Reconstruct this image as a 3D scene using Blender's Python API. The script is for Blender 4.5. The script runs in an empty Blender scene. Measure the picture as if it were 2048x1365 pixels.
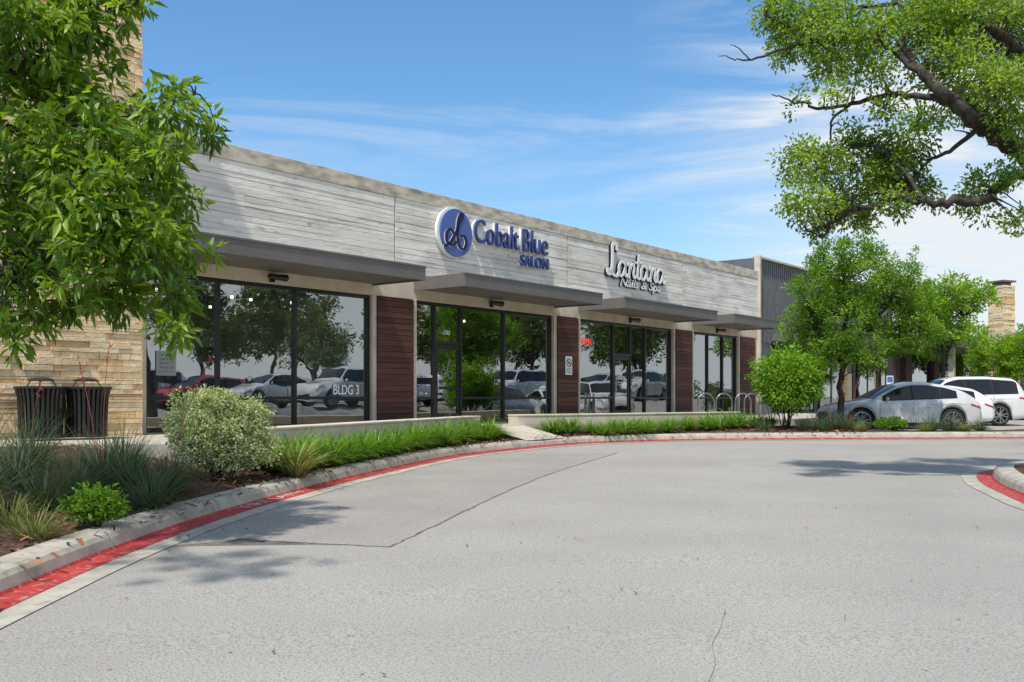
import bpy, math, random
import numpy as np
from mathutils import Vector, Matrix
random.seed(7); R=np.random.RandomState(7)
scn=bpy.context.scene; COL=scn.collection
EYE=1.5; F=1960.0
def at(x,y,Z): return np.array([(x-1024)/F*Z, Z, EYE+(796-y)/F*Z])
def sstep(t):
    t=min(1,max(0,t)); return t*t*(3-2*t)
def zg(X,Y):
    return .0125*min(45,max(-10,Y))+.8*sstep((X-max(13,.53*Y+.8))/2.5)
# ---------------------------------------------------------------- materials
MATS={}
def M(name,c1,c2=None,scale=4,rough=.8,bump=0,bscale=60,spec=.3,attr=False,metal=0,stretch=(1,1,1),trans=0,emit=0,coat=0,dirt=None,dirt2=None,lo=.35,hi=.65,bdist=.01,dstretch=None):
    if name in MATS: return MATS[name]
    m=bpy.data.materials.new(name); m.use_nodes=True; nt=m.node_tree; N=nt.nodes; L=nt.links
    b=N['Principled BSDF']; out=N['Material Output']
    b.inputs['Roughness'].default_value=rough; b.inputs['Metallic'].default_value=metal
    b.inputs['Specular IOR Level'].default_value=spec; b.inputs['Coat Weight'].default_value=coat
    tc=N.new('ShaderNodeTexCoord'); mp=N.new('ShaderNodeMapping'); mp.inputs['Scale'].default_value=stretch
    L.new(tc.outputs['Object'],mp.inputs['Vector'])
    dvec=tc.outputs['Object']
    if dstretch:
        mq=N.new('ShaderNodeMapping'); mq.inputs['Scale'].default_value=dstretch; L.new(tc.outputs['Object'],mq.inputs['Vector']); dvec=mq.outputs[0]
    def mix(a,bv,f,mode='MIX'):
        x=N.new('ShaderNodeMix'); x.data_type='RGBA'; x.blend_type=mode
        for s,v in ((x.inputs[6],a),(x.inputs[7],bv),(x.inputs[0],f)):
            if hasattr(v,'links'): L.new(v,s)
            else: s.default_value=v
        return x.outputs[2]
    def noise(sc,det=5,vec=None):
        n=N.new('ShaderNodeTexNoise'); n.inputs['Scale'].default_value=sc; n.inputs['Detail'].default_value=det
        L.new(vec or mp.outputs[0],n.inputs['Vector']); return n.outputs['Fac']
    def rng(v,a,bb):
        r=N.new('ShaderNodeMapRange'); L.new(v,r.inputs[0]); r.inputs[1].default_value=a; r.inputs[2].default_value=bb; return r.outputs[0]
    c=(*c1,1)
    if c2 is not None: c=mix((*c1,1),(*c2,1),rng(noise(scale),lo,hi))
    for dd in (dirt,dirt2): # (color, scale, lo, hi)
        if dd: c=mix(c,(*dd[0],1),rng(noise(dd[1],7,dvec),dd[2],dd[3]))
    if attr:
        a=N.new('ShaderNodeAttribute'); a.attribute_name='col'
        c=mix(c,a.outputs['Color'],1.0,'MULTIPLY')
    if hasattr(c,'links'): L.new(c,b.inputs['Base Color'])
    else: b.inputs['Base Color'].default_value=c
    if bump:
        bp=N.new('ShaderNodeBump'); bp.inputs['Strength'].default_value=bump; bp.inputs['Distance'].default_value=bdist
        L.new(noise(bscale,6),bp.inputs['Height']); L.new(bp.outputs[0],b.inputs['Normal'])
    if emit:
        b.inputs['Emission Color'].default_value=(*c1,1); b.inputs['Emission Strength'].default_value=emit
    if trans:
        t=N.new('ShaderNodeBsdfTranslucent'); ms=N.new('ShaderNodeMixShader'); ms.inputs[0].default_value=trans
        tcx=mix(c,(1.6,1.5,.5,1),1.0,'MULTIPLY'); L.new(tcx,t.inputs['Color'])
        L.new(b.outputs[0],ms.inputs[1]); L.new(t.outputs[0],ms.inputs[2]); L.new(ms.outputs[0],out.inputs[0])
    MATS[name]=m; return m
def glassmat(name,tint=(.46,.48,.47),refl=.33):
    m=bpy.data.materials.new(name); m.use_nodes=True; nt=m.node_tree; N=nt.nodes; L=nt.links
    N.remove(N['Principled BSDF']); g=N.new('ShaderNodeBsdfGlossy'); g.inputs['Roughness'].default_value=.0
    g.inputs['Color'].default_value=(.88,.92,.92,1)
    t=N.new('ShaderNodeBsdfTransparent'); t.inputs['Color'].default_value=(*tint,1)
    fr=N.new('ShaderNodeFresnel'); fr.inputs['IOR'].default_value=1.5
    ad=N.new('ShaderNodeMath'); ad.operation='ADD'; ad.inputs[1].default_value=refl; ad.use_clamp=True
    L.new(fr.outputs[0],ad.inputs[0]); ms=N.new('ShaderNodeMixShader'); L.new(ad.outputs[0],ms.inputs[0])
    L.new(t.outputs[0],ms.inputs[1]); L.new(g.outputs[0],ms.inputs[2]); L.new(ms.outputs[0],N['Material Output'].inputs[0])
    n=N.new('ShaderNodeTexNoise'); n.inputs['Scale'].default_value=.9; tc=N.new('ShaderNodeTexCoord'); L.new(tc.outputs['Object'],n.inputs['Vector'])
    bp=N.new('ShaderNodeBump'); bp.inputs['Strength'].default_value=.08; bp.inputs['Distance'].default_value=.05
    L.new(n.outputs['Fac'],bp.inputs['Height']); L.new(bp.outputs[0],g.inputs['Normal'])
    return m
# ---------------------------------------------------------------- mesh builder
class MB:
    def __init__(s): s.v=[];s.f=[];s.m=[];s.c=[]
    def add(s,vs,fs,mi=0,col=(1,1,1)):
        o=len(s.v); s.v+= [tuple(map(float,p)) for p in vs]; s.c+=[col]*len(vs)
        for f in fs: s.f.append(tuple(i+o for i in f)); s.m.append(mi)
    def box(s,x0,x1,y0,y1,z0,z1,mi=0,col=(1,1,1)):
        s.add([(x0,y0,z0),(x1,y0,z0),(x1,y1,z0),(x0,y1,z0),(x0,y0,z1),(x1,y0,z1),(x1,y1,z1),(x0,y1,z1)],
              [(0,3,2,1),(4,5,6,7),(0,1,5,4),(1,2,6,5),(2,3,7,6),(3,0,4,7)],mi,col)
    def tube(s,path,rad,n=8,mi=0,col=(1,1,1),cap=True):
        P=[np.array(p,float) for p in path]; k=len(P)
        if np.isscalar(rad): rad=[rad]*k
        vs=[];fs=[];u=None
        for i in range(k):
            t=P[min(i+1,k-1)]-P[max(i-1,0)]; t/= (np.linalg.norm(t)+1e-9)
            if u is None:
                a=np.array([0,0,1.]) if abs(t[2])<.9 else np.array([1.,0,0]); u=np.cross(t,a)
            u=u-t*np.dot(u,t); u/=np.linalg.norm(u)+1e-9; w=np.cross(t,u)
            for j in range(n):
                an=2*math.pi*j/n; vs.append(P[i]+rad[i]*(math.cos(an)*u+math.sin(an)*w))
        for i in range(k-1):
            for j in range(n):
                a=i*n+j;b=i*n+(j+1)%n; fs.append((a,b,b+n,a+n))
        if cap: fs.append(tuple(range(n))[::-1]); fs.append(tuple((k-1)*n+j for j in range(n)))
        s.add(vs,fs,mi,col)
    def lathe(s,prof,c=(0,0,0),n=32,axis='z',mi=0,col=(1,1,1)):
        vs=[];fs=[]
        for (r,h) in prof:
            for j in range(n):
                a=2*math.pi*j/n; x,y=r*math.cos(a),r*math.sin(a)
                p=(x,y,h) if axis=='z' else (x,h,y)
                vs.append((p[0]+c[0],p[1]+c[1],p[2]+c[2]))
        for i in range(len(prof)-1):
            for j in range(n):
                a=i*n+j;b=i*n+(j+1)%n
                fs.append((a,b,b+n,a+n) if axis=='z' else (a,a+n,b+n,b))
        s.add(vs,fs,mi,col)
    def obj(s,name,mats,parent=None,smooth=False,bevel=0,**kw):
        me=bpy.data.meshes.new(name); me.from_pydata(s.v,[],s.f); me.validate(); 
        for m in (mats if isinstance(mats,(list,tuple)) else [mats]): me.materials.append(m)
        if len(me.polygons)==len(s.m): me.polygons.foreach_set('material_index',s.m)
        a=me.attributes.new('col','FLOAT_COLOR','POINT')
        a.data.foreach_set('color',np.array([(*c,1) for c in s.c],dtype=np.float32).ravel())
        if smooth: me.polygons.foreach_set('use_smooth',[True]*len(me.polygons))
        me.update(); return mk(name,me,parent,bevel,**kw)
def mk(name,me,parent=None,bevel=0,label=None,cat=None,group=None,kind=None,loc=None,rot=None):
    o=bpy.data.objects.new(name,me); COL.objects.link(o)
    if parent: o.parent=parent
    if bevel:
        b=o.modifiers.new('b','BEVEL'); b.width=bevel; b.segments=2; b.limit_method='ANGLE'
    if label:o['label']=label
    if cat:o['category']=cat
    if group:o['group']=group
    if kind:o['kind']=kind
    if loc is not None:o.location=loc
    if rot is not None:o.rotation_euler=rot
    return o
def empty(name,**kw):
    return mk(name,None,**kw)
def trimesh(name,V,T,C,mat,smooth=False,**kw):
    V=np.asarray(V,np.float32);T=np.asarray(T,np.int32)
    me=bpy.data.meshes.new(name); me.vertices.add(len(V)); me.vertices.foreach_set('co',V.ravel())
    me.loops.add(T.size); me.loops.foreach_set('vertex_index',T.ravel()); me.polygons.add(len(T))
    me.polygons.foreach_set('loop_start',np.arange(0,T.size,3,dtype=np.int32))
    me.update(calc_edges=True)
    a=me.attributes.new('col','FLOAT_COLOR','POINT'); a.data.foreach_set('color',np.c_[C,np.ones(len(C))].astype(np.float32).ravel())
    me.materials.append(mat); return mk(name,me,**kw)
def unit(v): return v/(np.linalg.norm(v,axis=-1,keepdims=True)+1e-9)
def leafmesh(P,D,Nn,ln,wd,C,fold=.25):
    n=len(P); D=unit(D); S=unit(np.cross(D,Nn)); U=np.cross(S,D); ln=ln[:,None];wd=wd[:,None]
    a=P; b=P+D*ln*.45+S*wd*.5+U*wd*fold; c=P+D*ln-U*ln*.12; d=P+D*ln*.45-S*wd*.5+U*wd*fold
    V=np.stack([a,b,c,d],1).reshape(-1,3); i=np.arange(n)[:,None]*4
    T=np.concatenate([i+np.array([0,1,2]),i+np.array([0,2,3])],1).reshape(-1,3)
    return V,T,np.repeat(C,4,0)
def foliage(blobs,ln,wd,nl,cr,droop=0.,tone=((.8,.9,.8),(1.2,1.1,1.0)),yel=.0,upbias=.6,shell=.45):
    Ps=[];Ds=[];Ns=[];Cs=[];cc=[]
    t0,t1=np.array(tone[0]),np.array(tone[1])
    for c,r,k in blobs:
        d=unit(R.normal(size=(k,3))); rr=(shell+(1-shell)*R.rand(k,1)**.6)*(.85+.3*R.rand(k,1))
        cen=np.array(c)+d*rr*np.array(r); cc.append(cen)
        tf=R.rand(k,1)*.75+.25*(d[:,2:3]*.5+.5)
        for i in range(k):
            q=unit(R.normal(size=(nl,3))); P=cen[i]+q*cr*(R.rand(nl,1)**.5)
            D=q*.8+R.normal(size=(nl,3))*.45+d[i]*.35; D[:,2]-=droop
            Nn=R.normal(size=(nl,3))*.6; Nn[:,2]+=upbias
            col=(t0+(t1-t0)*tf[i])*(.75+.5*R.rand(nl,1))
            Ps.append(P);Ds.append(D);Ns.append(Nn);Cs.append(col)
    P=np.concatenate(Ps);n=len(P)
    return leafmesh(P,np.concatenate(Ds),np.concatenate(Ns),ln*(.6+.7*R.rand(n)),wd*(.6+.7*R.rand(n)),np.concatenate(Cs)),np.concatenate(cc)
def cr_path(pts,step=None,n=8):
    P=[np.array(p,float) for p in pts]; P=[2*P[0]-P[1]]+P+[2*P[-1]-P[-2]]; out=[]
    for i in range(1,len(P)-2):
        for k in range(n):
            t=k/n; a,b,c,d=P[i-1:i+3]
            out.append(.5*((2*b)+(-a+c)*t+(2*a-5*b+4*c-d)*t*t+(-a+3*b-3*c+d)*t**3))
    out.append(P[-2]); out=np.array(out)
    if step:
        s=np.r_[0,np.cumsum(np.linalg.norm(np.diff(out,axis=0),axis=1))]; q=np.arange(0,s[-1],step)
        out=np.stack([np.interp(q,s,out[:,j]) for j in range(out.shape[1])],1)
    return out
def tree(name,limbs,blobs,leaf,bark,leafp,label,cat='tree',twigf=.6,twr=.012,**kw):
    base=np.array(limbs[0][0][0],float)
    root=empty(name,label=label,cat=cat,loc=base,**kw); mb=MB(); nodes=[]
    for pts,r0,r1 in limbs:
        p=cr_path(pts,n=6); k=len(p); p=p+R.normal(size=p.shape)*min(.04,r0*.35)*(np.arange(k)[:,None]>0)
        mb.tube(p-base,list(np.linspace(r0,r1,k)),8); nodes.append(p[2:])
    nodes=np.concatenate(nodes); (V,T,C),cc=foliage(blobs,**leafp)
    for c in cc:
        if R.rand()<twigf:
            dd=np.linalg.norm(nodes-c,axis=1)+R.rand(len(nodes))*.3; a=nodes[dd.argmin()]
            ln=np.linalg.norm(c-a); m=(a+c)/2+R.normal(size=3)*ln*.1+np.array([0,0,.08*ln]); q=(a+m)/2+R.normal(size=3)*ln*.05
            mb.tube(np.array([a,q,m,c])-base,[twr*1.4,twr*1.1,twr*.8,twr*.35],4,cap=False)
    mb.obj('trunk',bark,root,smooth=True)
    trimesh('crown',V-base,T,C,leaf,parent=root)
    return root
def copytree(root,loc,scale=1,rotz=0,label=None):
    o=root.copy(); COL.objects.link(o); o.location=loc; o.rotation_euler=(0,0,rotz); o.scale=(scale,)*3
    if label:o['label']=label
    def rec(a,b):
        for ch in a.children:
            c=ch.copy(); COL.objects.link(c); c.parent=b; rec(ch,c)
    src=[c for c in root.children]
    for ch in src:
        c=ch.copy(); COL.objects.link(c); c.parent=o; rec(ch,c)
    return o
# ---------------------------------------------------------------- camera, world, sun
cam=bpy.data.cameras.new('camera'); cam.sensor_width=36; cam.lens=36*F/2048; cam.shift_y=113.5/2048; cam.clip_end=3000
co=bpy.data.objects.new('camera',cam); COL.objects.link(co); co.location=(0,0,EYE); co.rotation_euler=(math.pi/2,0,0); scn.camera=co
EL=60
sund=unit(np.array([-.34,-.86,0]))*math.cos(math.radians(EL)); sdir=Vector((sund[0],sund[1],math.sin(math.radians(EL))))
sl=bpy.data.lights.new('sun','SUN'); sl.energy=4.5; sl.angle=math.radians(1.6); sl.color=(1,.95,.86)
so=bpy.data.objects.new('sun',sl); COL.objects.link(so); so.rotation_euler=sdir.to_track_quat('Z','Y').to_euler(); so.location=(0,0,60)
w=bpy.data.worlds.new('World'); scn.world=w; w.use_nodes=True; nt=w.node_tree; N=nt.nodes; L=nt.links
bg=N['Background']; bg.inputs['Strength'].default_value=.15
sky=N.new('ShaderNodeTexSky'); sky.sky_type='NISHITA'; sky.sun_disc=False; sky.sun_elevation=math.radians(EL)
sky.sun_rotation=math.atan2(sdir.x,sdir.y); sky.air_density=1.0; sky.dust_density=.6; sky.ozone_density=1.4
tc=N.new('ShaderNodeTexCoord'); sp=N.new('ShaderNodeSeparateXYZ'); L.new(tc.outputs['Generated'],sp.inputs[0])
def mth(op,a,b=None):
    n=N.new('ShaderNodeMath'); n.operation=op
    for i,v in enumerate((a,b)):
        if v is None: continue
        if hasattr(v,'links'): L.new(v,n.inputs[i])
        else: n.inputs[i].default_value=v
    return n.outputs[0]
def wr_(v,a,b,c=0.,d=1.):
    r=N.new('ShaderNodeMapRange'); L.new(v,r.inputs[0])
    for i,x in enumerate((a,b,c,d)): r.inputs[i+1].default_value=x
    return r.outputs[0]
zz=mth('ADD',mth('MAXIMUM',sp.outputs[2],0),.12)
cb=N.new('ShaderNodeCombineXYZ'); L.new(mth('DIVIDE',sp.outputs[0],zz),cb.inputs[0]); L.new(mth('DIVIDE',sp.outputs[1],zz),cb.inputs[1])
mp=N.new('ShaderNodeMapping'); mp.inputs['Scale'].default_value=(.6,1.35,1); mp.inputs['Rotation'].default_value=(0,0,.38); mp.inputs['Location'].default_value=(3.3,1.2,0)
L.new(cb.outputs[0],mp.inputs[0])
n1=N.new('ShaderNodeTexNoise'); n1.inputs['Scale'].default_value=1.1; n1.inputs['Detail'].default_value=11; n1.inputs['Roughness'].default_value=.62; n1.inputs['Distortion'].default_value=1.3
L.new(mp.outputs[0],n1.inputs['Vector'])
n2=N.new('ShaderNodeTexNoise'); n2.inputs['Scale'].default_value=.55; n2.inputs['Detail'].default_value=3; L.new(mp.outputs[0],n2.inputs['Vector'])
wisps=mth('MULTIPLY',wr_(n1.outputs['Fac'],.50,.78),wr_(n2.outputs['Fac'],.42,.64,.15,1.))
hz=wr_(sp.outputs[2],.30,.0,0,.26)
azx=mth('DIVIDE',sp.outputs[0],mth('MAXIMUM',sp.outputs[1],.05))
east=mth('MULTIPLY',mth('MULTIPLY',wr_(azx,.14,.48),wr_(sp.outputs[2],.30,.10)),wr_(n1.outputs['Fac'],.30,.58,.45,1.4))
patch=mth('MULTIPLY',mth('MULTIPLY',wr_(azx,.12,.30),wr_(sp.outputs[2],.20,.27)),wr_(n1.outputs['Fac'],.40,.60,0,.9))
fac=mth('MINIMUM',mth('ADD',mth('ADD',wisps,hz),mth('ADD',east,patch)),.95)
sat=N.new('ShaderNodeMix'); sat.data_type='RGBA'; sat.blend_type='MULTIPLY'; sat.inputs[0].default_value=1; L.new(sky.outputs[0],sat.inputs[6]); sat.inputs[7].default_value=(.68,1.02,1.20,1)
mx=N.new('ShaderNodeMix'); mx.data_type='RGBA'; L.new(fac,mx.inputs[0]); L.new(sat.outputs[2],mx.inputs[6]); mx.inputs[7].default_value=(5.7,5.95,6.2,1)
L.new(mx.outputs[2],bg.inputs[0])
scn.view_settings.view_transform='Standard'; scn.view_settings.look='None'; scn.view_settings.exposure=0
# ---------------------------------------------------------------- common materials
m_asph=M('asphalt',(.425,.395,.355),(.37,.343,.31),scale=.45,rough=.92,bump=.7,bscale=75,dirt=((.20,.185,.168),62,.45,.70),dirt2=((.30,.275,.25),.30,.50,.78),bdist=.015)
m_conc=M('kerb_concrete',(.47,.43,.355),(.35,.32,.265),scale=3,rough=.9,bump=.3,bscale=50,dirt=((.21,.185,.15),7,.52,.78))
m_red=M('red_paint',(.46,.04,.038),(.34,.035,.034),scale=6,rough=.7,bump=.2,bscale=90,dirt=((.42,.27,.22),16,.54,.72))
m_walk=M('pavement_concrete',(.50,.45,.37),(.43,.39,.32),scale=2,rough=.9,bump=.2)
m_mulch=M('mulch',(.17,.095,.06),(.06,.034,.024),scale=28,rough=1,bump=1,bscale=35,bdist=.05)
m_soil=M('ground_soil',(.20,.23,.09),(.13,.16,.06),scale=.4,rough=1)
m_cast=M('cast_concrete',(.66,.57,.45),(.54,.47,.37),scale=2.2,rough=.85,bump=.2,bscale=40,dirt=((.33,.29,.23),1.6,.56,.85))
m_cap=M('weathered_cap',(.66,.58,.46),(.27,.24,.20),scale=2.2,rough=.9,bump=.3,bscale=40,stretch=(1,1,2.5),lo=.42,hi=.72)
m_board=M('board_formed_concrete',(.97,.92,.83),(.78,.73,.65),scale=1.1,rough=.9,bump=.6,bscale=9,stretch=(.6,1,4),attr=True,dirt=((.56,.52,.46),1.3,.50,.78),dirt2=((.40,.37,.33),6,.60,.78),dstretch=(.5,1,1.2),bdist=.02)
m_wood=M('wood_cladding',(.115,.042,.032),(.065,.027,.022),scale=3,rough=.55,bump=.15,bscale=30,stretch=(.4,1,9),attr=True)
m_metal=M('dark_metal',(.165,.145,.135),(.14,.125,.117),scale=2,rough=.5,spec=.4)
m_frame=M('bronze_frame',(.014,.013,.013),rough=.35,spec=.5)
m_stone=M('ledge_stone',(1,1,1),(.80,.76,.70),scale=7,rough=.9,bump=.5,bscale=22,attr=True,bdist=.03)
m_bark=M('bark',(.09,.075,.06),(.032,.027,.022),scale=12,rough=1,bump=.8,bscale=25,stretch=(1,1,.3),bdist=.03)
m_leafA=M('leaf_broad',(.155,.29,.035),rough=.42,attr=True,trans=.40,spec=.5)
m_leafB=M('leaf_oak',(.21,.34,.065),rough=.5,attr=True,trans=.42)
m_leafC=M('leaf_elm',(.15,.29,.04),rough=.55,attr=True,trans=.40)
m_leafD=M('leaf_bright',(.20,.37,.035),rough=.5,attr=True,trans=.40)
m_leafE=M('leaf_muted',(.10,.16,.055),rough=.6,attr=True,trans=.35)
m_sage=M('leaf_sage',(.42,.49,.27),rough=.8,attr=True,trans=.25)
m_blade=M('blade_green',(.17,.33,.045),rough=.42,attr=True,trans=.35,spec=.5)
m_yucca=M('blade_grey',(.13,.18,.10),rough=.6,attr=True,trans=.2)
m_straw=M('blade_straw',(.30,.34,.13),rough=.8,attr=True,trans=.2)
m_redfl=M('red_flower',(.50,.10,.09),rough=.6)
m_black=M('black_powder_coat',(.014,.014,.015),rough=.4,spec=.5)
m_glass=glassmat('shop_glass')
# ---------------------------------------------------------------- ground and road
def grid(name,xs,ys,zf,mat,**kw):
    V=[(x,y,zf(x,y)) for y in ys for x in xs]; nx=len(xs); mb=MB()
    mb.add(V,[(j*nx+i,j*nx+i+1,(j+1)*nx+i+1,(j+1)*nx+i) for j in range(len(ys)-1) for i in range(nx-1)])
    return mb.obj(name,mat,smooth=True,**kw)
cs=[-900,-300,-100]+list(range(-60,91,5))+[150,400,900]
grid('ground',cs,[-900,-300,-100]+list(range(-60,121,5))+[200,450,900],lambda x,y:zg(x,y)-.25,m_soil,kind='structure')
grid('road',list(range(-22,61)),list(range(-40,91)),zg,m_asph,kind='structure')
K=[(-2.4,-6),(-3.0,-2),(-3.35,2),(-3.55,5),(-3.63,7),(-3.64,8.7),(-3.49,10.95),(-3.14,13.27),(-2.62,15.85),(-1.30,20.5),(.31,23.4),(1.2,24.6),(2.35,25.75),(5.2,27.0),(8,27.35),(9.5,27.5),(10.5,27.6),(14.6,27.9),(30,28.8)]
I=[(-18,-4),(-16,2),(-13.5,7),(-11,10.3),(-9.6,12.2),(-8.2,13.6),(-6.5,14.7),(-4.3,14.75),(-3.45,16.6),(-2.0,21.6),(-.85,25.5),(.15,25.6),(1.6,26.68),(4.8,29.05),(7.3,30.9),(9.3,31.5),(10.3,29.4),(14.6,29.5),(30,30.4)]
Iz=[.8,.8,.8,.8,.8,.8,.78,.42,.40,.45,.5,.55,.55,.6,.62,.6,None,None,None]
def sweep(path,prof,zoff,closed=False,joint=3.0):
    P=[]
    for i,p in enumerate(path):
        P.append((p,0))
        if joint and i and i%int(joint/.25)==0 and i<len(path)-1:
            d=path[i+1]-path[i]; d=d/np.linalg.norm(d); P.append((p+d*.006,1)); P.append((p+d*.02,1)); P.append((p+d*.026,0))
    mb=MB(); k=len(prof); vs=[];fs=[]
    pts=[q[0] for q in P]; n=len(pts)
    for i in range(n):
        a=pts[i-1] if (i>0 or closed) else pts[i]; b=pts[(i+1)%n] if (i<n-1 or closed) else pts[i]
        t=(b-a); t/=np.linalg.norm(t)+1e-9; r=np.array([t[1],-t[0]])
        for (o,z) in prof:
            q=pts[i]+r*o; vs.append((q[0],q[1],zg(q[0],q[1])+z+zoff-(.02 if P[i][1] else 0)))
    for i in range(n if closed else n-1):
        for j in range(k-1):
            a=i*k+j; b=((i+1)%n)*k+j; fs.append((a,a+1,b+1,b))
    mb.add(vs,fs); return mb
KP=cr_path(K,step=.25)
kprof=[(.012,.0),(.0,.03),(-.025,.11),(-.055,.15),(-.10,.168),(-.31,.172),(-.315,-.05)]
def kerbset(path,closed=False,lab=''):
    sweep(path,kprof,0.003,closed).obj('kerb',m_conc,kind='structure',smooth=False)
    sweep(path,[(.46,.0),(.235,.0)],.008,closed).obj('gutter',m_conc,kind='structure')
    sweep(path,[(.24,.0),(.02,.0),(.004,.024)],.012,closed,0).obj('red_kerb_line',m_red,kind='structure')
kerbset(KP)
isl=[(8.9,0),(13,2),(15,10),(14.2,16.6),(12,17.9),(9.8,17.7),(8.4,16.9),(7.55,15.3),(7.0,13.5),(6.55,11.4),(6.4,8),(6.9,3)]
IP=cr_path(isl+[isl[0]],step=.25)[:-1]
kerbset(IP,True)
mb=MB(); n=len(IP); c=np.mean(IP,0); vs=[(p[0]+(c[0]-p[0])*.04,p[1]+(c[1]-p[1])*.04,zg(*p)+.15) for p in IP]+[(c[0],c[1],.45)]
mb.add(vs,[(i,n,(i+1)%n) for i in range(n)]); mb.obj('island_bed',m_mulch,kind='structure')
def resample(A,B,n=14):
    A=cr_path(A,n=n); return A,np.stack([np.interp(np.linspace(0,len(B)-1,len(A)),range(len(B)),[b[j] for b in B]) for j in range(len(B[0]))],1)
Izz=[(i[0],i[1],(z if z is not None else zg(*i)+.14)) for i,z in zip(I,Iz)]
KA,IB=resample(K,Izz)
mb=MB();vs=[];nv=12
for i in range(len(KA)):
    a=KA[max(i-1,0)];b=KA[min(i+1,len(KA)-1)];t=(b-a)/np.linalg.norm(b-a); q=KA[i]+np.array([-t[1],t[0]])*.30
    for j in range(nv):
        u=j/(nv-1); x=q[0]+(IB[i,0]-q[0])*u; y=q[1]+(IB[i,1]-q[1])*u; z=(zg(*q)+.15)*(1-u)+IB[i,2]*u
        vs.append((x,y,z+(R.rand()*.035 if 0<j<nv-1 else 0)))
mb.add(vs,[(i*nv+j,(i+1)*nv+j,(i+1)*nv+j+1,i*nv+j+1) for i in range(len(KA)-1) for j in range(nv-1)])
mb.obj('planting_bed',m_mulch,kind='structure',smooth=True)
BV=np.array(vs)
def bedz(x,y):
    d=(BV[:,0]-x)**2+(BV[:,1]-y)**2; return BV[d.argmin(),2]
V=[];T=[];C=[]
for i in range(9000):
    k=R.randint(len(BV)); 
    if not(4<BV[k,1]<30 and BV[k,0]<10): continue
    p=BV[k]+np.array([R.normal()*.25,R.normal()*.25,.012+.02*R.rand()]); a=R.rand()*6.28; l,w_=.02+.035*R.rand(),.008+.012*R.rand(); u=np.array([math.cos(a),math.sin(a),R.normal()*.4])*l; v_=np.array([-math.sin(a),math.cos(a),R.normal()*.3])*w_
    b=len(V); V+=[p-u-v_,p+u-v_,p+u+v_,p-u+v_]; T+=[(b,b+1,b+2),(b,b+2,b+3)]; g=.3+1.6*R.rand()**2; C+=[(g,g*.85,g*.75)]*4
trimesh('mulch_chips',V,T,C,M('bark_chip',(.22,.12,.075),rough=1,attr=True),kind='stuff')
TH=math.atan2(.7852,.6192); P0=np.array([-13.9,10.96])
dW=np.array([.6192,.7852]); nW=np.array([.7852,-.6192])
def W(s,p,z=0): q=P0+s*dW+p*nW; return np.array([q[0],q[1],z])
bl=[W(s,-.05)[:2] for s in (-16,-9,-4,0,3,6,8.5,11,13,17,21,23,25,28,33,36)]
mb=MB();n=16;vv=[]
for i in range(n): vv+= [(I[i][0],I[i][1],.80),(bl[i][0],bl[i][1],.80)]
mb.add(vv,[(2*i,2*i+2,2*i+3,2*i+1) for i in range(n-1)])
mb.add([p for i in range(n) for p in ((I[i][0],I[i][1],.80),(I[i][0],I[i][1],.2))],[(2*i,2*i+1,2*i+3,2*i+2) for i in range(n-1)])
q1=W(36,-.05);q2=W(100,-.05);q3=W(100,3);q4=W(41,3)
mb.add([(9.3,31.5,.8),(q1[0],q1[1],.8),(q2[0],q2[1],.8),(q3[0],q3[1],.8),(q4[0],q4[1],.8)],[(0,4,3,2,1)])
mb.add([(9.3,31.5,.8),(q4[0],q4[1],.8),(q3[0],q3[1],.8),(9.3,31.5,.3),(q4[0],q4[1],.3),(q3[0],q3[1],.3)],[(0,3,4,1),(1,4,5,2)])
mb.obj('pavement',m_walk,kind='structure')
mb=MB(); a0,a1,b0,b1=(-.95,25.55,.81),(.2,25.75,.81),(.35,23.6,zg(0,23.5)+.178),(1.35,24.9,zg(0,24.8)+.178)
mb.add([a0,a1,b1,b0],[(0,3,2,1)]); mb.obj('path',m_walk,kind='structure')
def groundstrip(name,pts,wd,mat,zo=.004):
    p=cr_path(pts,n=9); vs=[]
    for i in range(len(p)):
        t=p[min(i+1,len(p)-1)]-p[max(i-1,0)]; t/=np.linalg.norm(t); nn=np.array([t[1],-t[0]]); r=nn*wd*(.4+1.1*R.rand()); of=nn*R.normal()*wd*.35
        for s in (-1,1): q=p[i]+of+r*s*.5; vs.append((q[0],q[1],zg(*q)+zo))
    mb=MB(); mb.add(vs,[(2*i,2*i+1,2*i+3,2*i+2) for i in range(len(p)-1)]); mb.obj(name,mat,kind='structure')
def gp(x,y): Z=2940/(y-771.5); return ((x-1024)/F*Z,Z)
m_seam=M('seam',(.10,.09,.085),(.19,.175,.16),scale=9,rough=.9)
seamA=[gp(*q) for q in ((1235,906),(1110,945),(1000,990),(870,1052),(780,1095))]; seamB=[gp(*q) for q in ((780,1095),(700,1091),(620,1087),(475,1078))]
groundstrip('road_seam',seamA,.024,m_seam); groundstrip('road_seam',seamB,.03,m_seam)
groundstrip('road_crack',[gp(*q) for q in ((1450,1225),(1440,1260),(1425,1290),(1430,1330),(1418,1365))],.0035,m_seam)
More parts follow.
